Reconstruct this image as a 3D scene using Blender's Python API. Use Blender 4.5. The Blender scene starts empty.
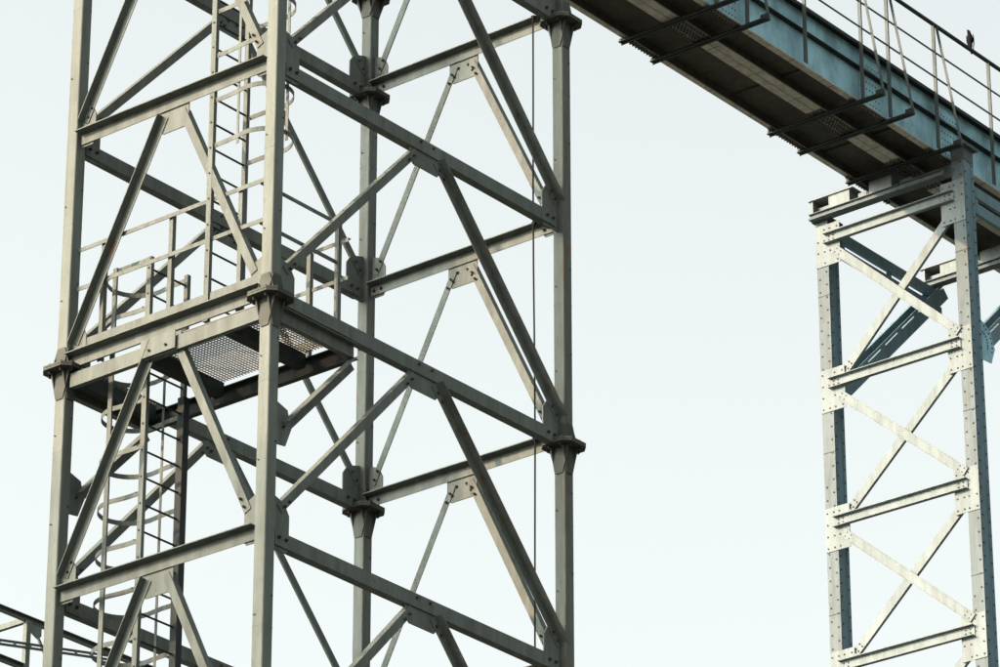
import bpy, bmesh, math, random
from mathutils import Vector, Matrix
random.seed(7)
V = Vector
S = bpy.context.scene
COL = S.collection
X, Y, Z = V((1, 0, 0)), V((0, 1, 0)), V((0, 0, 1))

# ---------------------------------------------------------------- materials
def nodes(name):
    m = bpy.data.materials.new(name); m.use_nodes = True
    nt = m.node_tree
    return m, nt, nt.nodes['Principled BSDF']

def mixc(nt, a, b, fac):
    n = nt.nodes.new('ShaderNodeMix'); n.data_type = 'RGBA'
    for s, v in (('A', a), ('B', b)):
        sock = [i for i in n.inputs if i.name == s and i.type == 'RGBA'][0]
        if isinstance(v, tuple): sock.default_value = (*v, 1)
        else: nt.links.new(v, sock)
    if isinstance(fac, float): n.inputs[0].default_value = fac
    else: nt.links.new(fac, n.inputs[0])
    return [o for o in n.outputs if o.type == 'RGBA'][0]

def noise(nt, scale, stretch=(1, 1, 1), detail=6, rough=.6):
    tc = nt.nodes.new('ShaderNodeTexCoord'); mp = nt.nodes.new('ShaderNodeMapping')
    mp.inputs['Scale'].default_value = stretch
    n = nt.nodes.new('ShaderNodeTexNoise')
    n.inputs['Scale'].default_value = scale; n.inputs['Detail'].default_value = detail
    n.inputs['Roughness'].default_value = rough
    nt.links.new(tc.outputs['Object'], mp.inputs[0]); nt.links.new(mp.outputs[0], n.inputs[0])
    return n.outputs['Fac']

def ramp(nt, f, lo, hi):
    r = nt.nodes.new('ShaderNodeMapRange')
    r.inputs['From Min'].default_value = lo; r.inputs['From Max'].default_value = hi
    nt.links.new(f, r.inputs['Value'])
    return r.outputs[0]

def paint(name, base, dirt, rust=(.105, .055, .032), rust_lo=.66, rough=.68, dirt_amt=(.35, .75), spec=.18, metal=0.0, rust_hi=None, st=.18):
    m, nt, b = nodes(name)
    var = tuple(c * 1.18 for c in base)
    c = mixc(nt, base, var, ramp(nt, noise(nt, 1.6, (1, 1, .35)), .35, .65))
    c = mixc(nt, c, dirt, ramp(nt, noise(nt, 5 if st < .5 else 1.3, (1.6, 1.6, st), 9, .68), *dirt_amt))
    c = mixc(nt, c, tuple(x * .55 for x in dirt), ramp(nt, noise(nt, 38, (1, 1, .5), 5), .62, .8))
    c = mixc(nt, c, rust, ramp(nt, noise(nt, 3.1, (2.5, 2.5, .5), 11, .72), rust_lo, (rust_hi or rust_lo + .05)))
    nt.links.new(c, b.inputs['Base Color'])
    r = nt.nodes.new('ShaderNodeMapRange'); nt.links.new(noise(nt, 7), r.inputs['Value'])
    r.inputs['To Min'].default_value = rough - .12; r.inputs['To Max'].default_value = rough + .2
    nt.links.new(r.outputs[0], b.inputs['Roughness'])
    b.inputs['Specular IOR Level'].default_value = spec
    b.inputs['Metallic'].default_value = metal
    bp = nt.nodes.new('ShaderNodeBump'); bp.inputs['Strength'].default_value = .12; bp.inputs['Distance'].default_value = .004
    nt.links.new(noise(nt, 60, detail=3), bp.inputs['Height']); nt.links.new(bp.outputs[0], b.inputs['Normal'])
    return m

M = {}
M['tower'] = paint('weathered grey green paint', (.095, .113, .107), (.056, .062, .055), rust_lo=.64)
M['tower2'] = paint('streaked grey green paint', (.092, .109, .102), (.054, .057, .049), rust_lo=.60)
M['column'] = paint('column paint', (.115, .136, .127), (.075, .083, .073), rust_lo=.665)
M['rust_shade_col'] = paint('rusty shaded column paint', (.086, .103, .095), (.058, .060, .048), rust_lo=.585)  # rusty, and darker than the front columns: shade put into the base colour
M['joint'] = paint('darker joint tone', (.050, .058, .052), (.031, .033, .028))  # flange plates and collar, a darker tone than the columns
M['bolt'] = paint('shaded bolt steel', (.035, .033, .03), (.02, .018, .015), rust_lo=.6)  # dark tone takes in the shade on bolt heads and rivets
M['galv'] = paint('galvanised steel', (.16, .16, .145), (.09, .085, .07), rough=.5, metal=.0)
M['darkst'] = paint('near black steel', (.021, .029, .030), (.014, .017, .017), rust_lo=.72)  # near-black tone; on the ladder post it stands in for shade
M['trestle'] = paint('pale chalky paint', (.084, .108, .118), (.058, .068, .067), rust=(.10, .06, .035), rust_lo=.665, dirt_amt=(.42, .75))
M['trestleplate'] = paint('pale plate paint', (.128, .158, .166), (.09, .104, .10), rust=(.10, .06, .035), rust_lo=.66, dirt_amt=(.45, .78))
M['trestleblue'] = paint('shaded side blue paint', (.095, .160, .195), (.062, .088, .095), rust_lo=.66, dirt_amt=(.45, .8))  # bluer copy of the trestle paint, carrying the shade of its side faces
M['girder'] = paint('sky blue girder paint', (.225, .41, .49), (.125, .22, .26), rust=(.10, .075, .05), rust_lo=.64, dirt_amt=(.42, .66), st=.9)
M['flange'] = paint('cream flange paint', (.36, .36, .325), (.17, .17, .15), rust_lo=.64)
M['splice'] = paint('riveted splice paint', (.11, .115, .108), (.06, .062, .056), rust_lo=.6)
M['deck'] = paint('dark deck underside', (.05, .05, .044), (.028, .027, .023), rust_lo=.7)  # plain dark tone for floor plates and inner webs
M['rail'] = paint('weathered rail steel', (.060, .078, .078), (.036, .042, .040))
M['bgsteel'] = paint('distant gantry paint', (.10, .125, .118), (.07, .08, .07))
M['feather'] = paint('dark feathers', (.007, .007, .008), (.005, .005, .005), rust=(.01, .01, .01), rough=.9, spec=.05)
m, nt, b = nodes('dusty ground'); M['ground'] = m
c = mixc(nt, (.055, .058, .052), (.085, .086, .078), noise(nt, .3))
nt.links.new(mixc(nt, c, (.04, .052, .03), ramp(nt, noise(nt, .05), .5, .6)), b.inputs['Base Color']); b.inputs['Roughness'].default_value = .95
m, nt, b = nodes('footing concrete'); M['concrete'] = m
nt.links.new(mixc(nt, (.26, .255, .24), (.36, .35, .33), noise(nt, 4)), b.inputs['Base Color']); b.inputs['Roughness'].default_value = .9
m, nt, b = nodes('black cable jacket'); M['cable'] = m
nt.links.new(mixc(nt, (.010, .011, .011), (.016, .018, .018), noise(nt, 9)), b.inputs['Base Color']); b.inputs['Roughness'].default_value = .95; b.inputs['Specular IOR Level'].default_value = .05

# ---------------------------------------------------------------- mesh helpers
class MB:
    """collects shapes for ONE mesh; mi = material index"""
    def __init__(s): s.bm = bmesh.new()
    def hexa(s, c, ax, mi=0):
        """box: centre c, three half axes"""
        a, b, d = ax; c = V(c); vs = []
        for i in (-1, 1):
            for j in (-1, 1):
                for k in (-1, 1): vs.append(s.bm.verts.new(c + i * a + j * b + k * d))
        for f in ((0, 1, 3, 2), (4, 6, 7, 5), (0, 4, 5, 1), (2, 3, 7, 6), (0, 2, 6, 4), (1, 5, 7, 3)):
            s.bm.faces.new([vs[i] for i in f]).material_index = mi
        return s
    def box(s, lo, hi, mi=0):
        lo, hi = V(lo), V(hi); h = (hi - lo) / 2
        return s.hexa((lo + hi) / 2, (X * h.x, Y * h.y, Z * h.z), mi)
    def bar(s, p0, p1, prof, a, b, mi=0):
        """extrude the 2D outline prof (in axes a, b) from p0 to p1"""
        p0, p1 = V(p0), V(p1); n = len(prof)
        r0 = [s.bm.verts.new(p0 + a * u + b * v) for u, v in prof]
        r1 = [s.bm.verts.new(p1 + a * u + b * v) for u, v in prof]
        for i in range(n):
            s.bm.faces.new((r0[i], r0[(i + 1) % n], r1[(i + 1) % n], r1[i])).material_index = mi
        s.bm.faces.new(r0[::-1]).material_index = mi; s.bm.faces.new(r1).material_index = mi
        return s
    def rod(s, p0, p1, r, n=8, mi=0):
        p0, p1 = V(p0), V(p1); d = (p1 - p0).normalized()
        a = d.cross(Z if abs(d.z) < .9 else X).normalized(); b = d.cross(a)
        return s.bar(p0, p1, [(r * math.cos(2 * math.pi * i / n), r * math.sin(2 * math.pi * i / n)) for i in range(n)], a, b, mi)
    def plate(s, pts, t, mi=0):
        """flat polygon pts (3D), thickened by vector t"""
        n = len(pts); r0 = [s.bm.verts.new(V(p)) for p in pts]; r1 = [s.bm.verts.new(V(p) + t) for p in pts]
        for i in range(n): s.bm.faces.new((r0[i], r0[(i + 1) % n], r1[(i + 1) % n], r1[i])).material_index = mi
        s.bm.faces.new(r0[::-1]).material_index = mi; s.bm.faces.new(r1).material_index = mi
        return s
    def bolt(s, p, n, r=.014, h=.016, mi=1):
        return s.rod(V(p), V(p) + n * h, r, 6, mi).rod(V(p) + n * h, V(p) + n * (h + .012), r * .55, 6, mi)
    def strap(s, pts, w, t):
        """flat strap following pts (all at one height), tall w, thick t"""
        pts = [V(p) for p in pts]; rings = []
        for i, p in enumerate(pts):
            d = (pts[min(i + 1, len(pts) - 1)] - pts[max(i - 1, 0)]).normalized(); o = d.cross(Z)
            rings.append([s.bm.verts.new(p + o * u + Z * v) for u, v in ((-t / 2, -w / 2), (t / 2, -w / 2), (t / 2, w / 2), (-t / 2, w / 2))])
        for q, r in zip(rings, rings[1:]):
            for i in range(4): s.bm.faces.new((q[i], q[(i + 1) % 4], r[(i + 1) % 4], r[i]))
        s.bm.faces.new(rings[0][::-1]); s.bm.faces.new(rings[-1])
        return s
    def build(s, name, mats, parent=None):
        bmesh.ops.recalc_face_normals(s.bm, faces=s.bm.faces)
        me = bpy.data.meshes.new(name); s.bm.to_mesh(me); s.bm.free()
        for k in (mats if isinstance(mats, (list, tuple)) else [mats]): me.materials.append(M[k])
        o = bpy.data.objects.new(name, me); COL.objects.link(o)
        if parent:
            o.parent = parent
            w = V((0, 0, 0)); q = parent
            while q: w += q.location; q = q.parent
            me.transform(Matrix.Translation(-w))
        return o

def thing(name, label, cat, loc, group=None):
    o = bpy.data.objects.new(name, None); COL.objects.link(o); o.location = loc
    o.empty_display_size = .3
    o['label'] = label; o['category'] = cat
    if group: o['group'] = group
    return o
def tag(o, label, cat, group=None):
    o['label'] = label; o['category'] = cat
    if group: o['group'] = group
    return o

def Lp(w, h, t): return [(0, 0), (w, 0), (w, t), (t, t), (t, h), (0, h)]          # angle
def Cp(w, h, t):
    tw = math.copysign(t, w)
    return [(0, 0), (w, 0), (w, t), (tw, t), (tw, h - t), (w, h - t), (w, h), (0, h)]  # channel
def Rp(w, h): return [(-w / 2, -h / 2), (w / 2, -h / 2), (w / 2, h / 2), (-w / 2, h / 2)]

# ================================================================= MAIN TOWER
L1 = 19.917; H = 2.5; W = 2.72; D = 4.556; q = .07
LV = lambda k: L1 + H * (k - 1)
TOPZ = LV(5) + .6
tower = thing('lattice_tower', 'tall grey green lattice tower of square columns and bolted angle braces filling the left half', 'tower', (0, 0, 0))
corners = {'B': (0, 0), 'A': (0, W), 'C': (D, 0), 'D': (D, W)}
for k, (cx, cy) in corners.items():
    mb = MB()
    # box column of two channels, with a fine seam and butt welds
    c = .008
    prof = [(-q + c, -q), (q - c, -q), (q, -q + c), (q, q - c), (q - c, q), (-q + c, q), (-q, q - c), (-q, -q + c)]
    mb.bar((cx, cy, .25), (cx, cy, TOPZ), prof, X, Y)
    for lv in range(-6, 6):
        z = LV(lv) - .9
        if z > .5: mb.bar((cx, cy, z), (cx, cy, z + .012), [(u * 1.02, v * 1.02) for u, v in prof], X, Y)
        for dz in (.8, 1.8):
            zz = LV(lv) + dz + random.uniform(-.1, .1)
            if zz < TOPZ and zz > 0: mb.bolt((cx - q, cy + .035, zz), -X, .009, .004); mb.bolt((cx + .04, cy - q, zz + .2), -Y, .009, .004)
    col = mb.build('column', ['rust_shade_col' if k == 'C' else 'tower2' if k == 'D' else 'column', 'bolt'], tower)  # C and D take darker paint in place of shade
    if k == 'C': col['label'] = 'column with rust streaks down its lower length'
    fp = MB(); s_, ch = .198, .078
    octo = [(-s_ + ch, -s_), (s_ - ch, -s_), (s_, -s_ + ch), (s_, s_ - ch), (s_ - ch, s_), (-s_ + ch, s_), (-s_, s_ - ch), (-s_, -s_ + ch)]
    fp.box((cx - .3, cy - .3, .25), (cx + .3, cy + .3, .28))
    fp.build('base_plate', 'tower', col)
    for lv in (5, 3, 1, -1, -3, -5):
        z = LV(lv)
        mb = MB()
        mb.bar((cx, cy, z - .026), (cx, cy, z - .004), octo, X, Y).bar((cx, cy, z), (cx, cy, z + .02), octo, X, Y)
        mb.bar((cx, cy, z - .005), (cx, cy, z + .001), [(u * .96, v * .96) for u, v in octo], X, Y, 1)
        for n, e in ((-X, Y), (X, Y), (-Y, X), (Y, X)):
            o = V((cx, cy, z)) + n * q
            mb.plate([o + e * -.13 - Z * .028, o + e * .13 - Z * .028, o + e * .045 - Z * .33, o - e * .045 - Z * .33], n * .011)
            mb.plate([o + e * -.12 + Z * .022, o + e * .12 + Z * .022, o + e * .05 + Z * .23, o - e * .05 + Z * .23], n * .011)
            for sg in (-1, 1):
                bp_ = V((cx, cy, z)) + n * .15 + e * .075 * sg
                mb.bolt(bp_ - Z * .026, -Z, .017, .022); mb.bolt(bp_ + Z * .02, Z, .017, .022)
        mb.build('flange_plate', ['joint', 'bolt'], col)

# extra bracket collar high on the rear column
mb = MB(); cx, cy, z = D, W, 26.16
mb.bar((cx, cy, z), (cx, cy, z + .035), [(u * .95, v * .95) for u, v in octo], X, Y)
for n, e in ((-X, Y), (X, Y), (-Y, X), (Y, X)):
    o = V((cx, cy, z)) + n * q
    mb.plate([o + e * -.15 - Z * .002, o + e * .15 - Z * .002, o + e * .05 - Z * .24, o - e * .05 - Z * .24], n * .011)
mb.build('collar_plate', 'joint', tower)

def brace(mb, p0, p1, n, side, w, t=.009):
    """angle from p0 (top) to p1 (foot): in-plane leg normal n; other leg at the upper edge pointing side*n"""
    d = (p1 - p0).normalized(); u = n.cross(d)
    if u.z < 0: u = -u
    # in-plane leg runs from the upper edge (+u) downwards; outstanding leg at the upper edge
    a = -u; b = n * side
    mb.bar(p0 + u * w / 2, p1 + u * w / 2, Lp(w, w, t), a, b)
    return d, u

faces = [  # origin, e, length, n, type, left side, right side, brace width
    ((0, 0), Y, W, -X, 'top', -1, 1, 'B', 'A'),
    ((0, 0), X, D, -Y, 'bot', -1, 1, 'B', 'C'),
    ((D, 0), Y, W, -X, 'top', -1, -1, 'C', 'D'),
    ((0, W), X, D, -Y, 'bot', -1, -1, 'A', 'D')]
for fi, (o2, e, ln, n, typ, sn, sf, _, _) in enumerate(faces):
    o0 = V((*o2, 0))
    for lv in range(-6, 6):
        z = LV(lv)
        mb = MB()
        if typ == 'top':
            a0, a1 = .075, ln - .075
            vz0, vz1 = z + .005, z + .138
            mb.bar(o0 + e * (a0 + .005) + n * .007 + Z * vz1, o0 + e * (a1 - .005) + n * .007 + Z * vz1, Lp(.112, .13, .01), n, -Z)
        else:
            a0, a1 = .13, ln - .13
            mb.bar(o0 + e * a0 + n * .017 + Z * (z - .02), o0 + e * a1 + n * .017 + Z * (z - .02), Lp(.10, .145, .01), -n, Z)
        # end bolts
        for s0, sg in ((a0, 1), (a1, -1)):
            for dd in (.05, .15):
                pz = z + .062
                off = .018
                if fi: mb.bolt(o0 + e * (s0 + sg * dd) + n * off + Z * pz, n, .017, .018)
        mb.build('cross_beam', ['tower', 'bolt'], tower)
        # apex gusset under the beam
        mid = ln / 2 if fi != 1 else 2.30
        hw = .20 if typ == 'top' else .25
        g = MB()
        zt = z + .0 if typ == 'top' else z + .03
        g.plate([o0 + e * (mid - hw) + Z * (zt + .10), o0 + e * (mid + hw) + Z * (zt + .10), o0 + e * (mid + hw) + Z * (zt - .17),
                 o0 + e * (mid + hw * .75) + Z * (zt - .235), o0 + e * (mid - hw * .75) + Z * (zt - .235), o0 + e * (mid - hw) + Z * (zt - .17)], n * -.012)
        if fi in (2, 3) or (fi == 0 and lv == 1):
            for sg in (-1, 1):
                for dd, dz in ((.07, -.07), (.13, -.16)): g.bolt(o0 + e * (mid + sg * dd) + Z * (zt + dz) - n * .0, n, .016, .014)
        for sg in (-1, 1):
            if fi in (1, 3): g.bolt(o0 + e * (mid + sg * .1) + Z * (zt + .05) + n * .017, n, .014, .012)
        g.build('gusset_plate', ['tower', 'bolt'], tower)
        # braces down to the next level
        if lv > -6:
            zl = LV(lv - 1)
            for side, s_end in ((sn, 0), (sf, 1)):
                top = o0 + e * (mid + (.115 if s_end else -.115) * (1 if typ == 'top' else 1.35)) + Z * (z - .05)
                ft = o0 + e * (ln - .125 if s_end else .215) + Z * (zl + (.26 if s_end else .33))
                if typ == 'bot': ft = o0 + e * (ln - .09 if s_end else .20) + Z * (zl + (.27 if s_end else .36))
                mb = MB()
                out = n * (.001 if side > 0 else .010)
                w = .088 if fi != 2 else (.080 if s_end else .088)
                if fi == 1 and s_end: w = .098
                d, u = brace(mb, top + out, ft + out, n, side, w)
                for t_ in (.09, .19) if fi or lv % 2 else ():
                    mb.bolt(top + out + n * .009 + d * t_ - u * .012, n, .015, .014)
                    mb.bolt(ft + out + n * .009 - d * (t_ - .03) - u * .012, n, .015, .014)
                mb.build('diagonal_brace', ['tower2' if (lv + fi + s_end) % 3 == 0 else 'tower', 'bolt'], tower)
    # column node gussets: only the levels the photograph looks at, and their neighbours
    for lv in range(-2, 5):
        z = LV(lv)
        for s0, sg in ((0, 1), (ln, -1)):
            g = MB(); A = o0 + e * (s0 + sg * .072)
            wd = .27 if typ == 'bot' else .19
            lo = (-.06 if typ == 'bot' else -.015) if lv % 2 == 0 else .03
            g.plate([A + Z * (z + lo), A + e * sg * wd * (.85) + Z * (z + lo), A + e * sg * wd + Z * (z + lo + .04), A + e * sg * wd + Z * (z + .33),
                     A + e * sg * wd * .72 + Z * (z + .44), A + Z * (z + .50)], n * -.012)
            g.build('gusset_plate', ['tower', 'bolt'], tower)

# pale concrete footings
for k, (cx, cy) in corners.items():
    mb = MB(); mb.box((cx - .55, cy - .55, -.3), (cx + .55, cy + .55, .25))
    f = mb.build('concrete_footing', 'concrete')
    side = {'A': 'far left', 'B': 'nearest', 'C': 'right hand', 'D': 'rear'}[k]
    tag(f, 'square concrete footing under the %s column of the grey green tower' % side, 'footing', 'footings of the lattice tower')

# ---------------------------------------------------------------- platform on the tower
pf = thing('access_platform', 'grated access platform with handrails bracketed inside the grey green tower', 'platform', (.6, 1.3, 19.75))
fz = 19.90
mb = MB()   # bright lower edge channel on the sunny side
mb.bar((-.055, .085, 19.69), (-.055, W - .12, 19.69), Cp(.06, .15, .008), X, Z); mb.build('edge_channel', 'tower', pf)
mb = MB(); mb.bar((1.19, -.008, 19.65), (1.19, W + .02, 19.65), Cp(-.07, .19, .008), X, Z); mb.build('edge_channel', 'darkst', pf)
for yy in (-.075, W - .03):
    mb = MB(); mb.bar((.075, yy + .055, 19.66), (1.20, yy + .055, 19.66), Cp(-.07, .17, .008), Y, Z)
    mb.build('edge_channel', 'tower', pf)
for yy in (.52, 1.60, 2.52):
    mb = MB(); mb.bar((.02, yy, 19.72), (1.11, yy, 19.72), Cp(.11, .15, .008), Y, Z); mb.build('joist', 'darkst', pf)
for y0, y1, nm in ((-.03, 1.64, 'grating'), (2.50, 2.68, 'grating')):
    mb = MB(); x0, x1 = .02, 1.14
    n_ = int((x1 - x0) / .040)
    for i in range(n_ + 1): xx = x0 + i * .040; mb.box((xx - .0050, y0, fz - .008), (xx + .0050, y1, fz))
    n_ = int((y1 - y0) / .040)
    for i in range(n_ + 1): yy = y0 + i * .040; mb.box((x0, yy - .0050, fz - .007), (x1, yy + .0050, fz - .001))
    mb.build(nm, 'galv', pf)
mb = MB(); mb.box((.006, .10, 19.93), (.014, W - .12, 20.215)); mb.build('toe_board', 'tower', pf)
mb = MB(); mb.box((1.155, -.02, 19.93), (1.163, 1.1, 20.04)); mb.build('toe_board', 'tower', pf)
mb = MB()   # bracket plate at the middle of the edge channel
mb.box((-.085, 1.16, 19.70), (-.075, 1.62, 19.895))
for yy in (1.28, 1.50): mb.bolt((-.085, yy, 19.76), -X, .014, .014)
mb.build('bracket_plate', ['tower', 'bolt'], pf)
for yy in (-.02, W - .02):   # raking knee braces below
    mb = MB(); p1 = V((.20, yy, 18.60)); p0 = V((1.17, yy, 19.62))
    brace(mb, p0, p1, -Y, 1, .115); mb.build('knee_brace', 'tower', pf)
    mb = MB(); mb.plate([(.073, yy - .008, 18.40), (.22, yy - .008, 18.42), (.30, yy - .008, 18.62), (.24, yy - .008, 18.80), (.073, yy - .008, 18.85)], Y * -.012)
    for pz in ((.17, 18.60), (.22, 18.68)): mb.bolt((pz[0], yy - .03, pz[1]), -Y, .015)
    mb.build('bracket_plate', ['tower', 'bolt'], pf)
# handrails (angle section)
def arail(mb, p0, p1, a, b, w=.05): mb.bar(p0, p1, Lp(w, w, .008), a, b)
def rail(p0, p1, a, b, w=.05):
    mb = MB(); arail(mb, V(p0), V(p1), a, b, w); mb.build('handrail', 'tower', pf)
for z in (21.265, 20.83):
    rail((.02, .075, z), (.02, W - .075, z), X, -Z, .045)
    rail((.05, .205, z), (1.20, .205, z), Y, -Z, .042)
for z in (21.04, 20.62): rail((1.19, .06, z), (1.19, 1.12, z), X, -Z, .042)
for x_, y_, zb, zt in ((.045, .465, 19.93, 21.26), (.045, 1.39, 19.93, 21.26), (.045, 2.31, 19.93, 21.26), (1.17, .19, 19.85, 21.25), (1.17, .56, 19.85, 21.03), (1.17, 1.1, 19.85, 21.03)):
    mb = MB(); mb.bar((x_, y_ - .022, zb), (x_, y_ - .022, zt), Lp(.05, .05, .008), X, Y); mb.build('rail_post', 'tower', pf)

# ---------------------------------------------------------------- caged ladders
def ladder(label, x0, x1, y, z0, z1, dirn, hoops, hz, straps, right_w, group):
    t = thing('caged_ladder', label, 'ladder', ((x0 + x1) / 2, y, z0), group)
    mb = MB(); mb.bar((x0, y, z0), (x0, y, z1), Rp(.045, .062), X, Y); mb.build('stringer', 'tower', t)
    mb = MB(); mb.bar((x1, y, z0), (x1, y, z1), Rp(.045, .05), X, Y); mb.build('stringer', 'tower', t)
    if right_w > .07: mb = MB(); mb.bar((x1 - .005, y - .01, .26), (x1 - .005, y - .01, 19.64), Rp(right_w, right_w), X, Y); mb.build('support_post', 'darkst', t)  # post shade is put into its near-black colour
    k = 0; z = z0 + .2; rungs = []
    while z < z1 - .1: rungs.append(z); z += .283
    rungs = sorted(rungs, key=lambda v: abs(v - 20))[:95]
    for z in rungs:
        mb = MB(); mb.rod((x0 - .03, y, z), (x1 + .03, y, z), .011, 8); mb.build('rung', 'darkst', t)
    xm = (x0 + x1) / 2; r = (x1 - x0) / 2
    for z in hoops:
        pts = [(x0, y + dirn * .02, z), (x0, y + dirn * .2, z)]
        for i in range(0, 17):
            a = math.pi * i / 16
            pts.append((xm - r * 1.10 * math.cos(a), y + dirn * (hz[0] + hz[1] * math.sin(a)), z))
        pts += [(x1, y + dirn * .2, z), (x1, y + dirn * .02, z)]
        mb = MB(); mb.strap(pts, .05, .007)
        mb.bolt((x0 - .03, y + dirn * .05, z), -X, .008, .008, 0)
        mb.build('cage_hoop', 'tower', t)
    for sx, sy, w in straps:
        mb = MB(); mb.bar((sx, sy, min(hoops) - .08), (sx, sy, max(hoops) + .05), Rp(.008 if w < .04 else .02, w), X, Y); mb.build('cage_strap', 'tower', t)
    return t
lowl = ladder('lower caged ladder rising to the platform on the left of the grey green tower', .23, .77, 1.83, .3, 21.0, 1,
       [20.95 - .5 * i for i in range(0, 36)], (.42, .33), [(.20, 2.28, .055), (.775, 2.10, .03)], .085, 'caged ladders of the tower')
mb = MB(); mb.bar((.20, 1.81, 20.99), (.20, 2.30, 20.99), Lp(.05, .05, .008), X, -Z); mb.build('grab_bar', 'tower', lowl)
ladder('upper caged ladder climbing from the platform beside the nearest tower column', .01, .50, .84, 19.91, 28.5, -1,
       [21.83 + .505 * i for i in range(0, 13)], (.47, .30), [(.0, .49, .03), (.26, .075, .035), (.51, .49, .03)], .05, 'caged ladders of the tower')

# ---------------------------------------------------------------- hanging cable
mb = MB(); px = 4.43; prev = V((px, .285, 25.05))
for i in range(1, 26):
    z = 25.05 - i; p = V((px + .004 * math.sin(i * 1.7), .285 + .006 * math.sin(i * .9), z)); mb.rod(prev, p, .0095, 8); prev = p
for lv in range(-5, 4): mb.box((px - .012, .265, LV(lv) + .10), (px + .03, .305, LV(lv) + .135))
tag(mb.build('hanging_cable', 'cable'), 'thin dark cable hanging straight down beside the right column of the grey green tower', 'cable')

# ================================================================= TRESTLE
FX = 27.565
tr = thing('riveted_trestle', 'pale riveted trestle with two columns and crossed braces under the conveyor bridge', 'trestle', (FX, 10.9, 0))
def rivets(mb, rows, n, r=.017, mi=2):
    for p in rows: mb.rod(V(p), V(p) + n * .009, r, 6, mi)
NZ = [35.03, 32.32, 29.80, 27.25] + [27.25 - 2.5 * i for i in range(1, 11)]
for cy, zt in ((12.36, 35.42), (9.575, 35.93)):
    mb = MB(); hw = .118
    # front (sunny) flange, web side in the bluer shade tone, rear flange
    mb.box((FX, cy - hw, .4), (FX + .02, cy + hw, zt), 0)
    mb.box((FX + .022, cy - hw + .006, .4), (FX + .29, cy - hw + .03, zt), 1)
    mb.box((FX + .022, cy + hw - .03, .4), (FX + .29, cy + hw - .006, zt), 1)
    mb.box((FX + .292, cy - hw, .4), (FX + .31, cy + hw, zt), 1)
    mb.box((FX + .024, cy - hw - .004, .4), (FX + .08, cy - hw + .004, zt), 1)
    mb.box((FX + .23, cy - hw - .004, .4), (FX + .288, cy - hw + .004, zt), 1)
    for i in range(int((zt - 20) / .24)):
        z = 20 + i * .24 + .05
        near = min(abs(z - k) for k in NZ)
        dense = near < 1.35 and (int(z / 2.5) + (cy > 10)) % 2 == 0
        rivets(mb, [(FX, cy - hw + .05, z)] + ([(FX, cy + hw - .05, z + .12)] if dense or near < .6 else []), -X)
        rivets(mb, [(FX + .05, cy - hw - .004, z + .06), (FX + .26, cy - hw - .004, z)], -Y)
    for z in (34.0, 31.1, 28.2, 25.3): mb.box((FX - .003, cy - hw - .002, z), (FX + .0, cy + hw + .002, z + .014), 2)
    mb.box((FX - .05, cy - .20, zt), (FX + .36, cy + .17, zt + .03), 3)
    mb.box((FX - .004, cy - hw - .008, zt - .24), (FX + .3, cy + hw + .003, zt - .002), 3)
    mb.box((FX - .15, cy - .4, .4), (FX + .46, cy + .4, .44), 1)
    mb.build('column', ['trestle', 'trestleblue', 'bolt', 'rail'], tr)
for i, z in enumerate(NZ):
    # node plates
    for cy, a, b in ((12.36, -.37, .123), (9.575, -.123, .35)):
        mb = MB(); mb.box((FX - .014, cy + a, z - .48), (FX - .004, cy + b, z + .30))
        for k in range(4):
            for yy in (a + .05, a + .2, b - .05, b - .18):
                if random.random() < .85: rivets(mb, [(FX - .014, cy + yy, z - .42 + k * .21)], -X, .016, 1)
        mb.build('node_plate', ['trestleplate', 'bolt'], tr)
    mb = MB(); y0, y1 = 9.66, 12.28
    mb.bar((FX - .018, y0, z - .085), (FX - .018, y1, z - .085), Cp(.085, .19, .012), -X, Z)
    for yy in (y0 + .08, y0 + .17, y1 - .08, y1 - .17):
        for dz in (-.02, .05): rivets(mb, [(FX - .030, yy, z + dz)], -X, .016, 1)
    mb.build('cross_beam', ['trestleplate', 'bolt'], tr)
    if i < len(NZ) - 1:
        zl = NZ[i + 1]
        for p0, p1, off in ((V((0, 12.10, z - .22)), V((0, 9.68, zl + .22)), -.030), (V((0, 9.78, z - .30)), V((0, 12.00, zl + .20)), .018)):
            mb = MB(); p0.x = p1.x = FX + off
            d = (p1 - p0).normalized(); u = X.cross(d)
            if u.z < 0: u = -u
            mb.bar(p0 - u * .08, p1 - u * .08, Cp(.03 if off < 0 else .06, .16, .01), X * (-1 if off < 0 else 1), u)
            for t_ in (.06, .16):
                for s_ in (-.035, .035):
                    rivets(mb, [p0 + d * t_ + u * s_ - X * .002, p1 - d * t_ + u * s_ - X * .002], -X, .016, 1)
            rivets(mb, [(p0 + p1) / 2], -X, .018, 1)
            mb.build('diagonal_brace', ['trestleplate', 'bolt'], tr)
# cap beams: bearing pedestals between a channel and a top plate
def cap(xx):
    mb = MB()
    y0, y1 = 9.78, 12.52
    mb.bar((xx - .104, y0, 35.455), (xx - .104, y1, 35.455), Cp(.055, .085, .01), -X, Z, 1)
    mb.box((xx - .16, y0, 35.43), (xx + .02, y1, 35.452), 1)
    mb.box((xx - .13, 11.62, 35.80), (xx + .34, y1 + .02, 35.822), 0)
    for a, b in ((12.13, 11.70), (11.29, 10.84)):
        mb.box((xx - .10, b, 35.545), (xx + .22, a, 35.797), 0)
    mb.box((xx - .10, 12.455, 35.545), (xx + .3, 12.50, 35.795), 0)
    for a, b, h in ((12.45, 12.15, 35.70), (11.60, 11.42, 35.72), (10.75, 10.5, 35.7)): mb.box((xx + .02, b, 35.545), (xx + .04, a, h), 0)
    mb.box((xx + .2, y0, 35.545), (xx + .22, y1 - .08, 35.79), 1)
    return mb.build('cap_beam', ['trestleplate', 'trestle'], tr)
cap(FX); cap(FX + 3.42)
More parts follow.
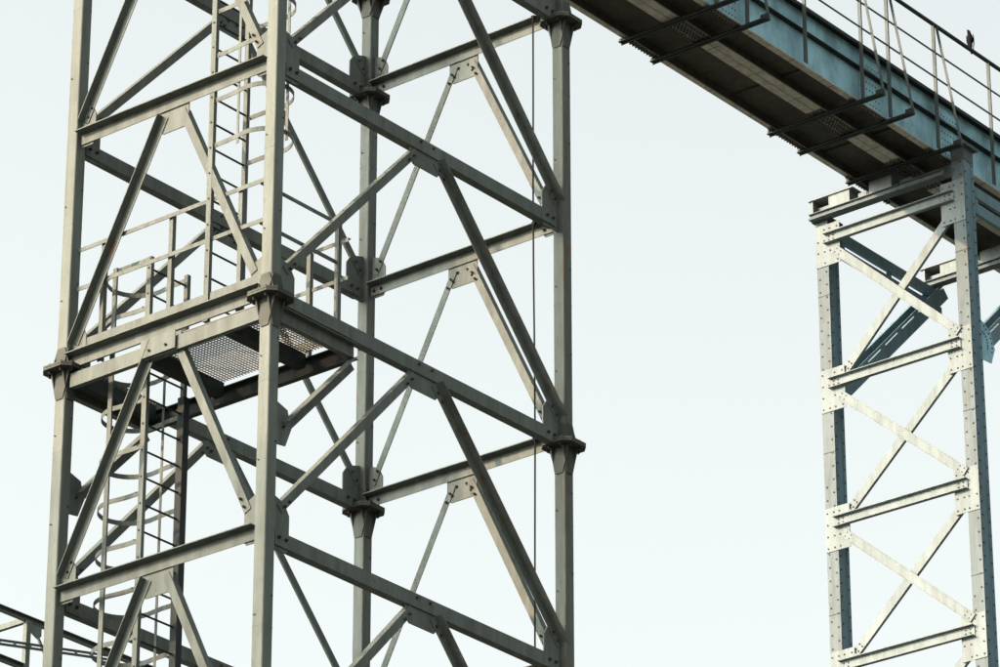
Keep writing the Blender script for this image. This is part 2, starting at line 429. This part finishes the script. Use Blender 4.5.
for cy in (12.33, 9.60):   # longitudinal double beams and raking struts carrying the second cap
    x0, x1 = FX + .31, FX + 3.55
    mb = MB()
    mb.bar((x0, cy - .05, 35.19), (x1, cy - .05, 35.19), Cp(-.07, .20, .012), -Y, Z)
    mb.bar((x0, cy - .05, 34.89), (x1, cy - .05, 34.89), Cp(-.07, .20, .012), -Y, Z)
    for xx in (x0 + .2, (x0 + x1) / 2, x1 - .2): mb.box((xx - .08, cy - .035, 34.9), (xx + .08, cy - .025, 35.38))
    mb.build('longitudinal_beam', 'trestleblue', tr)
    p0, p1 = V((FX + .15, cy, 32.15)), V((FX + 3.6, cy, 35.42)); d = (p1 - p0).normalized(); u = Y.cross(d)
    if u.z < 0: u = -u
    mb = MB()
    mb.bar(p0 - u * .15 + Y * -.10, p1 - u * .15 + Y * -.10, Cp(.07, .21, .012), Y, u)
    mb.bar(p0 + u * .11 + Y * -.10, p1 + u * .11 + Y * -.10, Rp(.012, .05), Y, u)
    mb.bar(p0 - u * .05 + Y * .12, p1 - u * .05 + Y * .12, Cp(-.07, .24, .012), Y, u)
    L = (p1 - p0).length; k = .5
    while k < L: mb.hexa(p0 + d * k + u * .085 - Y * .094, (d * .10, u * .025, Y * .005), 0); k += .75
    mb.build('raking_strut', ['trestleblue', 'trestle'], tr)
    if cy > 11: continue
    mb = MB(); pts = [(FX + .30, cy - .118, 32.1)] + [(FX + .30 + .42 * math.sin(a), cy - .118, 32.42 + .42 * math.cos(a)) for a in [math.pi * i / 4 for i in range(0, 4)]]
    mb.plate([V(p) for p in pts], Y * -.012)
    for i in range(7):
        a = .3 + i * .26
        for rr in (.33, .2): rivets(mb, [(FX + .30 + rr * math.sin(a), cy - .13, 32.42 + rr * math.cos(a))], -Y, .015, 1)
    mb.build('gusset_plate', ['girder', 'bolt'], tr)
for cy in (12.20, 9.60):
    f = MB(); f.box((FX - .4, cy - .6, -.3), (FX + .7, cy + .6, .4)); f = f.build('concrete_footing', 'concrete')
    tag(f, 'concrete footing under the %s column of the pale riveted trestle' % ('left' if cy > 11 else 'right'), 'footing', 'footings of the pale trestle')

# ================================================================= CONVEYOR BRIDGE
BX0, BX1 = 0.0, 52.0
br = thing('conveyor_bridge', 'long overhead bridge with blue plate girder and dark ribbed underside crossing to the upper right', 'bridge', (25, 10.7, 35.85))
joints = [(20.9, 21.9), (24.85, 26.0), (27.1, 28.4), (14.0, 15.0), (34, 35), (40, 41)]
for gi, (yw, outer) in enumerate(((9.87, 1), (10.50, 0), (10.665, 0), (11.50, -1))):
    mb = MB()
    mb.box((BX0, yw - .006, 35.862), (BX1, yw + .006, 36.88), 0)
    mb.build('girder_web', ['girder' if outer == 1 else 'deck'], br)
    mb = MB(); hw = {1: .062, 0: .075, -1: .045}[outer]
    mb.box((BX0, yw - hw, 35.84), (BX1, yw + hw, 35.86), 0)
    x = BX0 + .8
    while x < BX1: mb.box((x, yw - hw - .001, 35.838), (x + .012, yw + hw + .001, 35.8395), 2); x += 1.12
    for a, b in joints:
        mb.box((a, yw - hw + .004, 35.826), (b, yw + hw - .004, 35.8385), 1)
        x = a + .04
        while x < b - .02:
            for k in (-hw * .55, hw * .55): mb.rod((x, yw + k, 35.826), (x, yw + k, 35.800), .017, 6, 2)
            x += .075
    mb.build('bottom_flange', ['flange', 'splice', 'bolt'], br)
mb = MB()   # top flange, mid stiffener and splice plates of the visible girder
mb.box((BX0, 9.73, 36.884), (BX1, 11.6, 36.91)); mb.box((BX0, 9.73, 36.845), (BX1, 9.745, 36.882))
mb.build('top_flange', 'darkst', br)
mb = MB(); mb.bar((BX0, 9.862, 36.47), (BX1, 9.862, 36.47), Lp(.10, .10, .012), -Y, Z)
for a, b in joints:
    x = a + .05
    while x < b: mb.bolt((x, 9.85, 36.53), -Y, .014, .01); x += .1
mb.build('web_stiffener', ['darkst', 'bolt'], br)
for a, b in joints:
    for z0, z1 in ((35.90, 36.44), (36.60, 36.79)):
        mb = MB(); mb.box(((a + b) / 2 - .3, 9.852, z0), ((a + b) / 2 + .3, 9.862, z1))
        for i in range(7):
            for j in range(4):
                if z0 + .05 + j * .13 < z1 - .02: mb.rod(((a + b) / 2 - .26 + i * .086, 9.852, z0 + .05 + j * .13), ((a + b) / 2 - .26 + i * .086, 9.844, z0 + .05 + j * .13), .013, 6, 1)
        mb.build('splice_plate', ['girder', 'bolt'], br)
# dark floor plates, ribs and service troughs seen from below
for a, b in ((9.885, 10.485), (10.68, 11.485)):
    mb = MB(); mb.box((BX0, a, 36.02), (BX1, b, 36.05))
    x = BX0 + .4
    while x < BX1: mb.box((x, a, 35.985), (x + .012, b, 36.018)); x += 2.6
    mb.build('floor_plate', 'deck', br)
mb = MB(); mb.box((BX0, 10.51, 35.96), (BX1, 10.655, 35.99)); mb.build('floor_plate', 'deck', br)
# walkway handrail carried by outrigger bars
bars = [14.8, 20.95, 21.78, 25.0, 25.86, 27.28, 34.0, 34.9]
for xb in bars:
    mb = MB()
    mb.bar((xb, 9.30, 35.772), (xb, 11.60, 35.772), Lp(.05, .05, .008), X, Z)
    mb.bar((xb - .03, 9.30, 35.772), (xb - .03, 11.60, 35.772), Lp(.05, .05, .008), -X, Z)
    mb.box((xb - .06, 11.55, 35.765), (xb + .03, 11.59, 35.835)); mb.rod((xb - .015, 11.57, 35.73), (xb - .015, 11.57, 35.83), .012, 6)
    mb.hexa((xb, 9.37, 35.83), (X * .02, Y * .07, Z * .06))
    mb.build('cross_bar', 'darkst', br)
    mb = MB(); p0, p1 = V((xb + .01, 9.32, 35.80)), V((xb + .01, 9.71, 38.20)); d = (p1 - p0).normalized(); u = X.cross(d)
    mb.bar(p0, p1, Lp(.080, .045, .008), X, u); mb.build('raking_stay', 'rail', br)
for xb in [14.8, 17.2, 19.4, 20.95, 21.78, 23.38, 25.0, 25.8, 27.22, 28.92, 30.5, 32.2, 34.0, 35.8, 37.5]:
    mb = MB(); mb.bar((xb - .03, 9.725, 35.83), (xb - .03, 9.725, 38.17), Lp(.11, .060, .008), X, -Y); mb.build('rail_post', 'rail', br)
for z, r in ((38.20, .036), (37.66, .016), (37.17, .016)):
    mb = MB(); mb.rod((BX0, 9.70, z), (BX1, 9.70, z), r, 10); mb.build('handrail', 'darkst' if r > .02 else 'rail', br)

# ---------------------------------------------------------------- bird on the rail
def bird():
    pts = [((0, 0, 0), (.030, .026)), ((.006, 0, .05), (.046, .042)), ((.004, 0, .10), (.050, .046)), ((-.004, 0, .145), (.036, .034)),
           ((-.012, 0, .175), (.024, .022)), ((-.020, 0, .198), (.026, .024)), ((-.04, 0, .205), (.012, .010)), ((-.062, 0, .203), (.004, .004)),
           ((.016, 0, -.05), (.020, .012)), ((.026, 0, -.10), (.020, .007)), ((.030, 0, -.125), (.014, .004))]
    edges = [(0, 1), (1, 2), (2, 3), (3, 4), (4, 5), (5, 6), (6, 7), (0, 8), (8, 9), (9, 10)]
    me = bpy.data.meshes.new('perched_bird'); me.from_pydata([p for p, _ in pts], edges, [])
    o = bpy.data.objects.new('perched_bird', me); COL.objects.link(o)
    md = o.modifiers.new('s', 'SKIN'); me.skin_vertices[0] if me.skin_vertices else None
    if not me.skin_vertices:
        bm = bmesh.new(); bm.from_mesh(me); bm.verts.layers.skin.verify(); bm.to_mesh(me); bm.free()
    for i, (_, r) in enumerate(pts): me.skin_vertices[0].data[i].radius = r
    me.skin_vertices[0].data[0].use_root = True
    o.modifiers.new('u', 'SUBSURF').levels = 2; o.modifiers['u'].render_levels = 2
    bpy.context.view_layer.update()
    dg = bpy.context.evaluated_depsgraph_get()
    m2 = bpy.data.meshes.new_from_object(o.evaluated_get(dg)); o.modifiers.clear(); o.data = m2
    bm = bmesh.new(); bm.from_mesh(m2)
    for sy in (-1, 1):   # folded wings and legs
        w = [(-.005, .046 * sy, .15), (.012, .052 * sy, .07), (.034, .024 * sy, -.075), (.046, .010 * sy, -.07), (.052, .030 * sy, .05), (.035, .036 * sy, .13)]
        a = [bm.verts.new(p) for p in w]; c_ = [bm.verts.new((p[0], p[1] * 1.12 + .003 * sy, p[2])) for p in w]
        n = len(w); bm.faces.new(a); bm.faces.new(c_[::-1])
        for i in range(n): bm.faces.new((a[i], a[(i + 1) % n], c_[(i + 1) % n], c_[i]))
        lg = [(-.01, .018 * sy), (-.002, .018 * sy), (-.002, .024 * sy), (-.01, .024 * sy)]
        a = [bm.verts.new((x_, y_, -.042)) for x_, y_ in lg]; c_ = [bm.verts.new((x_, y_, .01)) for x_, y_ in lg]
        bm.faces.new(a); bm.faces.new(c_)
        for i in range(4): bm.faces.new((a[i], a[(i + 1) % 4], c_[(i + 1) % 4], c_[i]))
    bmesh.ops.recalc_face_normals(bm, faces=bm.faces); bm.to_mesh(m2); bm.free()
    for p in m2.polygons: p.use_smooth = True
    m2.materials.clear(); m2.materials.append(M['feather'])
    o.location = (28.37, 9.70, 38.29); o.scale = (1.3, 1.3, 1.3)
    tag(o, 'small dark bird perched upright on the top handrail of the bridge', 'bird')
bird()

# ================================================================= BACKGROUND GANTRY
bg = thing('background_gantry', 'distant grey steel gantry frame behind the foot of the left tower column', 'gantry', (28, 31.6, 0))
gy = 31.615
def member(p0, p1, w=.1, nm='chord', mat='bgsteel'):
    mb = MB(); p0, p1 = V(p0), V(p1); d = (p1 - p0).normalized()
    a = d.cross(Z if abs(d.z) < .9 else X).normalized(); b = a.cross(d)
    mb.bar(p0 + (-a - b) * w / 2, p1 + (-a - b) * w / 2, Cp(w * .8, w, .012), a, b); return mb.build(nm, mat, bg)
member((14, gy, 33.05), (46, gy, 33.05), .12); member((14, gy, 32.04), (28, gy, 32.04), .12)
member((14, gy + 3.2, 33.05), (46, gy + 3.2, 33.05), .12)
for xx in (16, 28.03, 38, 45):
    member((xx, gy, .1), (xx, gy, 33.0), .12, 'post'); member((xx, gy + 3.2, .1), (xx, gy + 3.2, 33.0), .12, 'post')
    member((xx - .03, gy, 33.0), (xx - .03, gy + 3.2, 33.0), .11, 'cross_beam')
member((24.5, gy - .06, 31.83), (30.25, gy - .06, 32.93), .045, 'lattice_bar'); member((24.5, gy - .06, 31.75), (30.25, gy - .06, 32.85), .045, 'lattice_bar')
mb = MB(); k = 24.7
while k < 30.1: zz = 31.79 + (k - 24.5) * .1913; mb.box((k, gy - .08, zz - .04), (k + .05, gy - .04, zz + .04)); k += .42
mb.build('lattice_bar', 'bgsteel', bg)
member((28.35, gy, 32.75), (28.75, gy, 32.2), .05, 'knee_brace')
mb = MB(); mb.plate([(28.09, gy - .02, 32.99), (28.42, gy - .02, 32.99), (28.42, gy - .02, 32.78), (28.3, gy - .02, 32.70), (28.09, gy - .02, 32.8)], Y * .012); mb.build('gusset_plate', 'bgsteel', bg)
mb = MB(); mb.box((27.3, gy - .5, -.3), (29.5, gy + 3.7, .1)); tag(mb.build('concrete_footing', 'concrete'), 'long low concrete footing under the distant grey gantry', 'footing')

# added chimney, unseen on the sunny side, placed to shade the rear of the tower
mb = MB(); cxs, cys = -23.5, 19.2; n = 28; rings = []
for z_, r_ in ((0, 1.35), (12, 1.15), (30, .95), (39.4, .88), (39.4, .98), (40.2, .98), (40.2, .74), (38, .74)):
    rings.append([mb.bm.verts.new((cxs + r_ * math.cos(2 * math.pi * i / n), cys + r_ * math.sin(2 * math.pi * i / n), z_)) for i in range(n)])
for a_, b_ in zip(rings, rings[1:]):
    for i in range(n): mb.bm.faces.new((a_[i], a_[(i + 1) % n], b_[(i + 1) % n], b_[i]))
mb.bm.faces.new(rings[-1]); mb.bm.faces.new(rings[0][::-1])
tag(mb.build('shade_chimney', 'concrete'), 'added round concrete chimney beyond the left edge, unseen, there to cast shade', 'chimney')

# added unseen building on the sunny side, sized to shade the lower tower
rt = V((.513, .859, 0)); fw = V((-.859, .513, 0)); bc = fw * 60 + rt * 1.2
bh = thing('shade_building', 'added concrete building with window rows beyond the left edge, unseen, there to cast shade', 'building', bc)
HB = 18.4 + 52 * .44
HW = HB - 7.5
mb = MB(); mb.hexa(bc + Z * (HW / 2 - .15), (rt * 5.5, fw * 8, Z * (HW / 2 + .15))); mb.build('wall', 'concrete', bh)
mb = MB(); mb.hexa(bc + Z * (HW + .16), (rt * 5.6, fw * 8.1, Z * .15)); mb.build('roof', 'darkst', bh)
mb = MB(); z = HW + .5      # added slat screen, spaced to half-shade the lower tower
while z < HB: mb.hexa(bc - fw * 7.6 + Z * z, (rt * 5.5, fw * .03, Z * .10)); z += .46
for k in (-5.4, -1.8, 1.8, 5.4): mb.hexa(bc - fw * 7.5 + rt * k + Z * (HW + 4.0), (rt * .06, fw * .06, Z * 3.7))
mb.build('shade_slats', 'rail', bh)
for fl in range(7):
    for k in (-3.6, -1.2, 1.2, 3.6):
        c_ = bc - fw * 8.03 + rt * k + Z * (2.4 + fl * 4.3); mb = MB()
        mb.hexa(c_, (rt * .7, fw * .03, Z * 1.0)); mb.hexa(c_ - fw * .06 - Z * 1.05, (rt * .85, fw * .08, Z * .05)); mb.build('window', 'darkst', bh)

# ================================================================= GROUND
bm = bmesh.new(); bmesh.ops.create_grid(bm, x_segments=40, y_segments=40, size=3000)
me = bpy.data.meshes.new('ground'); bm.to_mesh(me); bm.free(); me.materials.append(M['ground'])
g = bpy.data.objects.new('ground', me); COL.objects.link(g); g['kind'] = 'structure'

# ================================================================= LIGHT, SKY, CAMERA
SUN = V((-.859, .513, .44)).normalized()
el = math.asin(SUN.z); az = math.atan2(SUN.x, SUN.y)
w = bpy.data.worlds.new('World'); S.world = w; w.use_nodes = True; nt = w.node_tree
bgN = nt.nodes['Background']; sky = nt.nodes.new('ShaderNodeTexSky'); sky.sky_type = 'NISHITA'; sky.sun_disc = False
sky.sun_elevation = el; sky.sun_rotation = az; sky.dust_density = 6; sky.air_density = 1.2; sky.ozone_density = 1
hs = nt.nodes.new('ShaderNodeHueSaturation'); hs.inputs['Saturation'].default_value = .25
nt.links.new(sky.outputs[0], hs.inputs['Color']); tn = nt.nodes.new('ShaderNodeVectorMath'); tn.operation = 'MULTIPLY'; tn.inputs[1].default_value = (1.068, 1.082, 1.008)
nt.links.new(hs.outputs[0], tn.inputs[0])
# hazy air: the whole sky brightens gently towards the sun's side
tc = nt.nodes.new('ShaderNodeTexCoord'); dp = nt.nodes.new('ShaderNodeVectorMath'); dp.operation = 'DOT_PRODUCT'
dp.inputs[1].default_value = V((SUN.x, SUN.y, 0)).normalized(); nt.links.new(tc.outputs['Generated'], dp.inputs[0])
mr = nt.nodes.new('ShaderNodeMapRange'); nt.links.new(dp.outputs['Value'], mr.inputs['Value'])
mr.inputs['From Min'].default_value = -1; mr.inputs['To Min'].default_value = .84; mr.inputs['To Max'].default_value = 1.36
sc = nt.nodes.new('ShaderNodeVectorMath'); sc.operation = 'SCALE'
nt.links.new(tn.outputs[0], sc.inputs[0]); nt.links.new(mr.outputs[0], sc.inputs['Scale']); nt.links.new(sc.outputs[0], bgN.inputs[0]); bgN.inputs[1].default_value = .15
sl = bpy.data.lights.new('sun', 'SUN'); sl.energy = 3.6; sl.angle = math.radians(.6); sl.color = (1, .66, .42)
so = bpy.data.objects.new('sun', sl); COL.objects.link(so); so.rotation_euler = SUN.to_track_quat('Z', 'Y').to_euler(); so.location = (-40, 20, 60)

cam = bpy.data.cameras.new('camera'); co = bpy.data.objects.new('camera', cam); COL.objects.link(co)
R = V((.628179063, -.778068767, .000222173762)).normalized(); F = V((.70371568, .56827138, .42644094)).normalized(); U = R.cross(F).normalized()
co.matrix_world = Matrix(((R.x, U.x, -F.x, -28.20882401), (R.y, U.y, -F.y, -25.61260687), (R.z, U.z, -F.z, 1.6), (0, 0, 0, 1)))
cam.sensor_width = 36; cam.lens = 4397.73 * 36 / 1000; cam.clip_start = .5; cam.clip_end = 8000
S.camera = co
S.view_settings.view_transform = 'Standard'; S.view_settings.look = 'None'; S.view_settings.gamma = 1; S.view_settings.exposure = 1.3
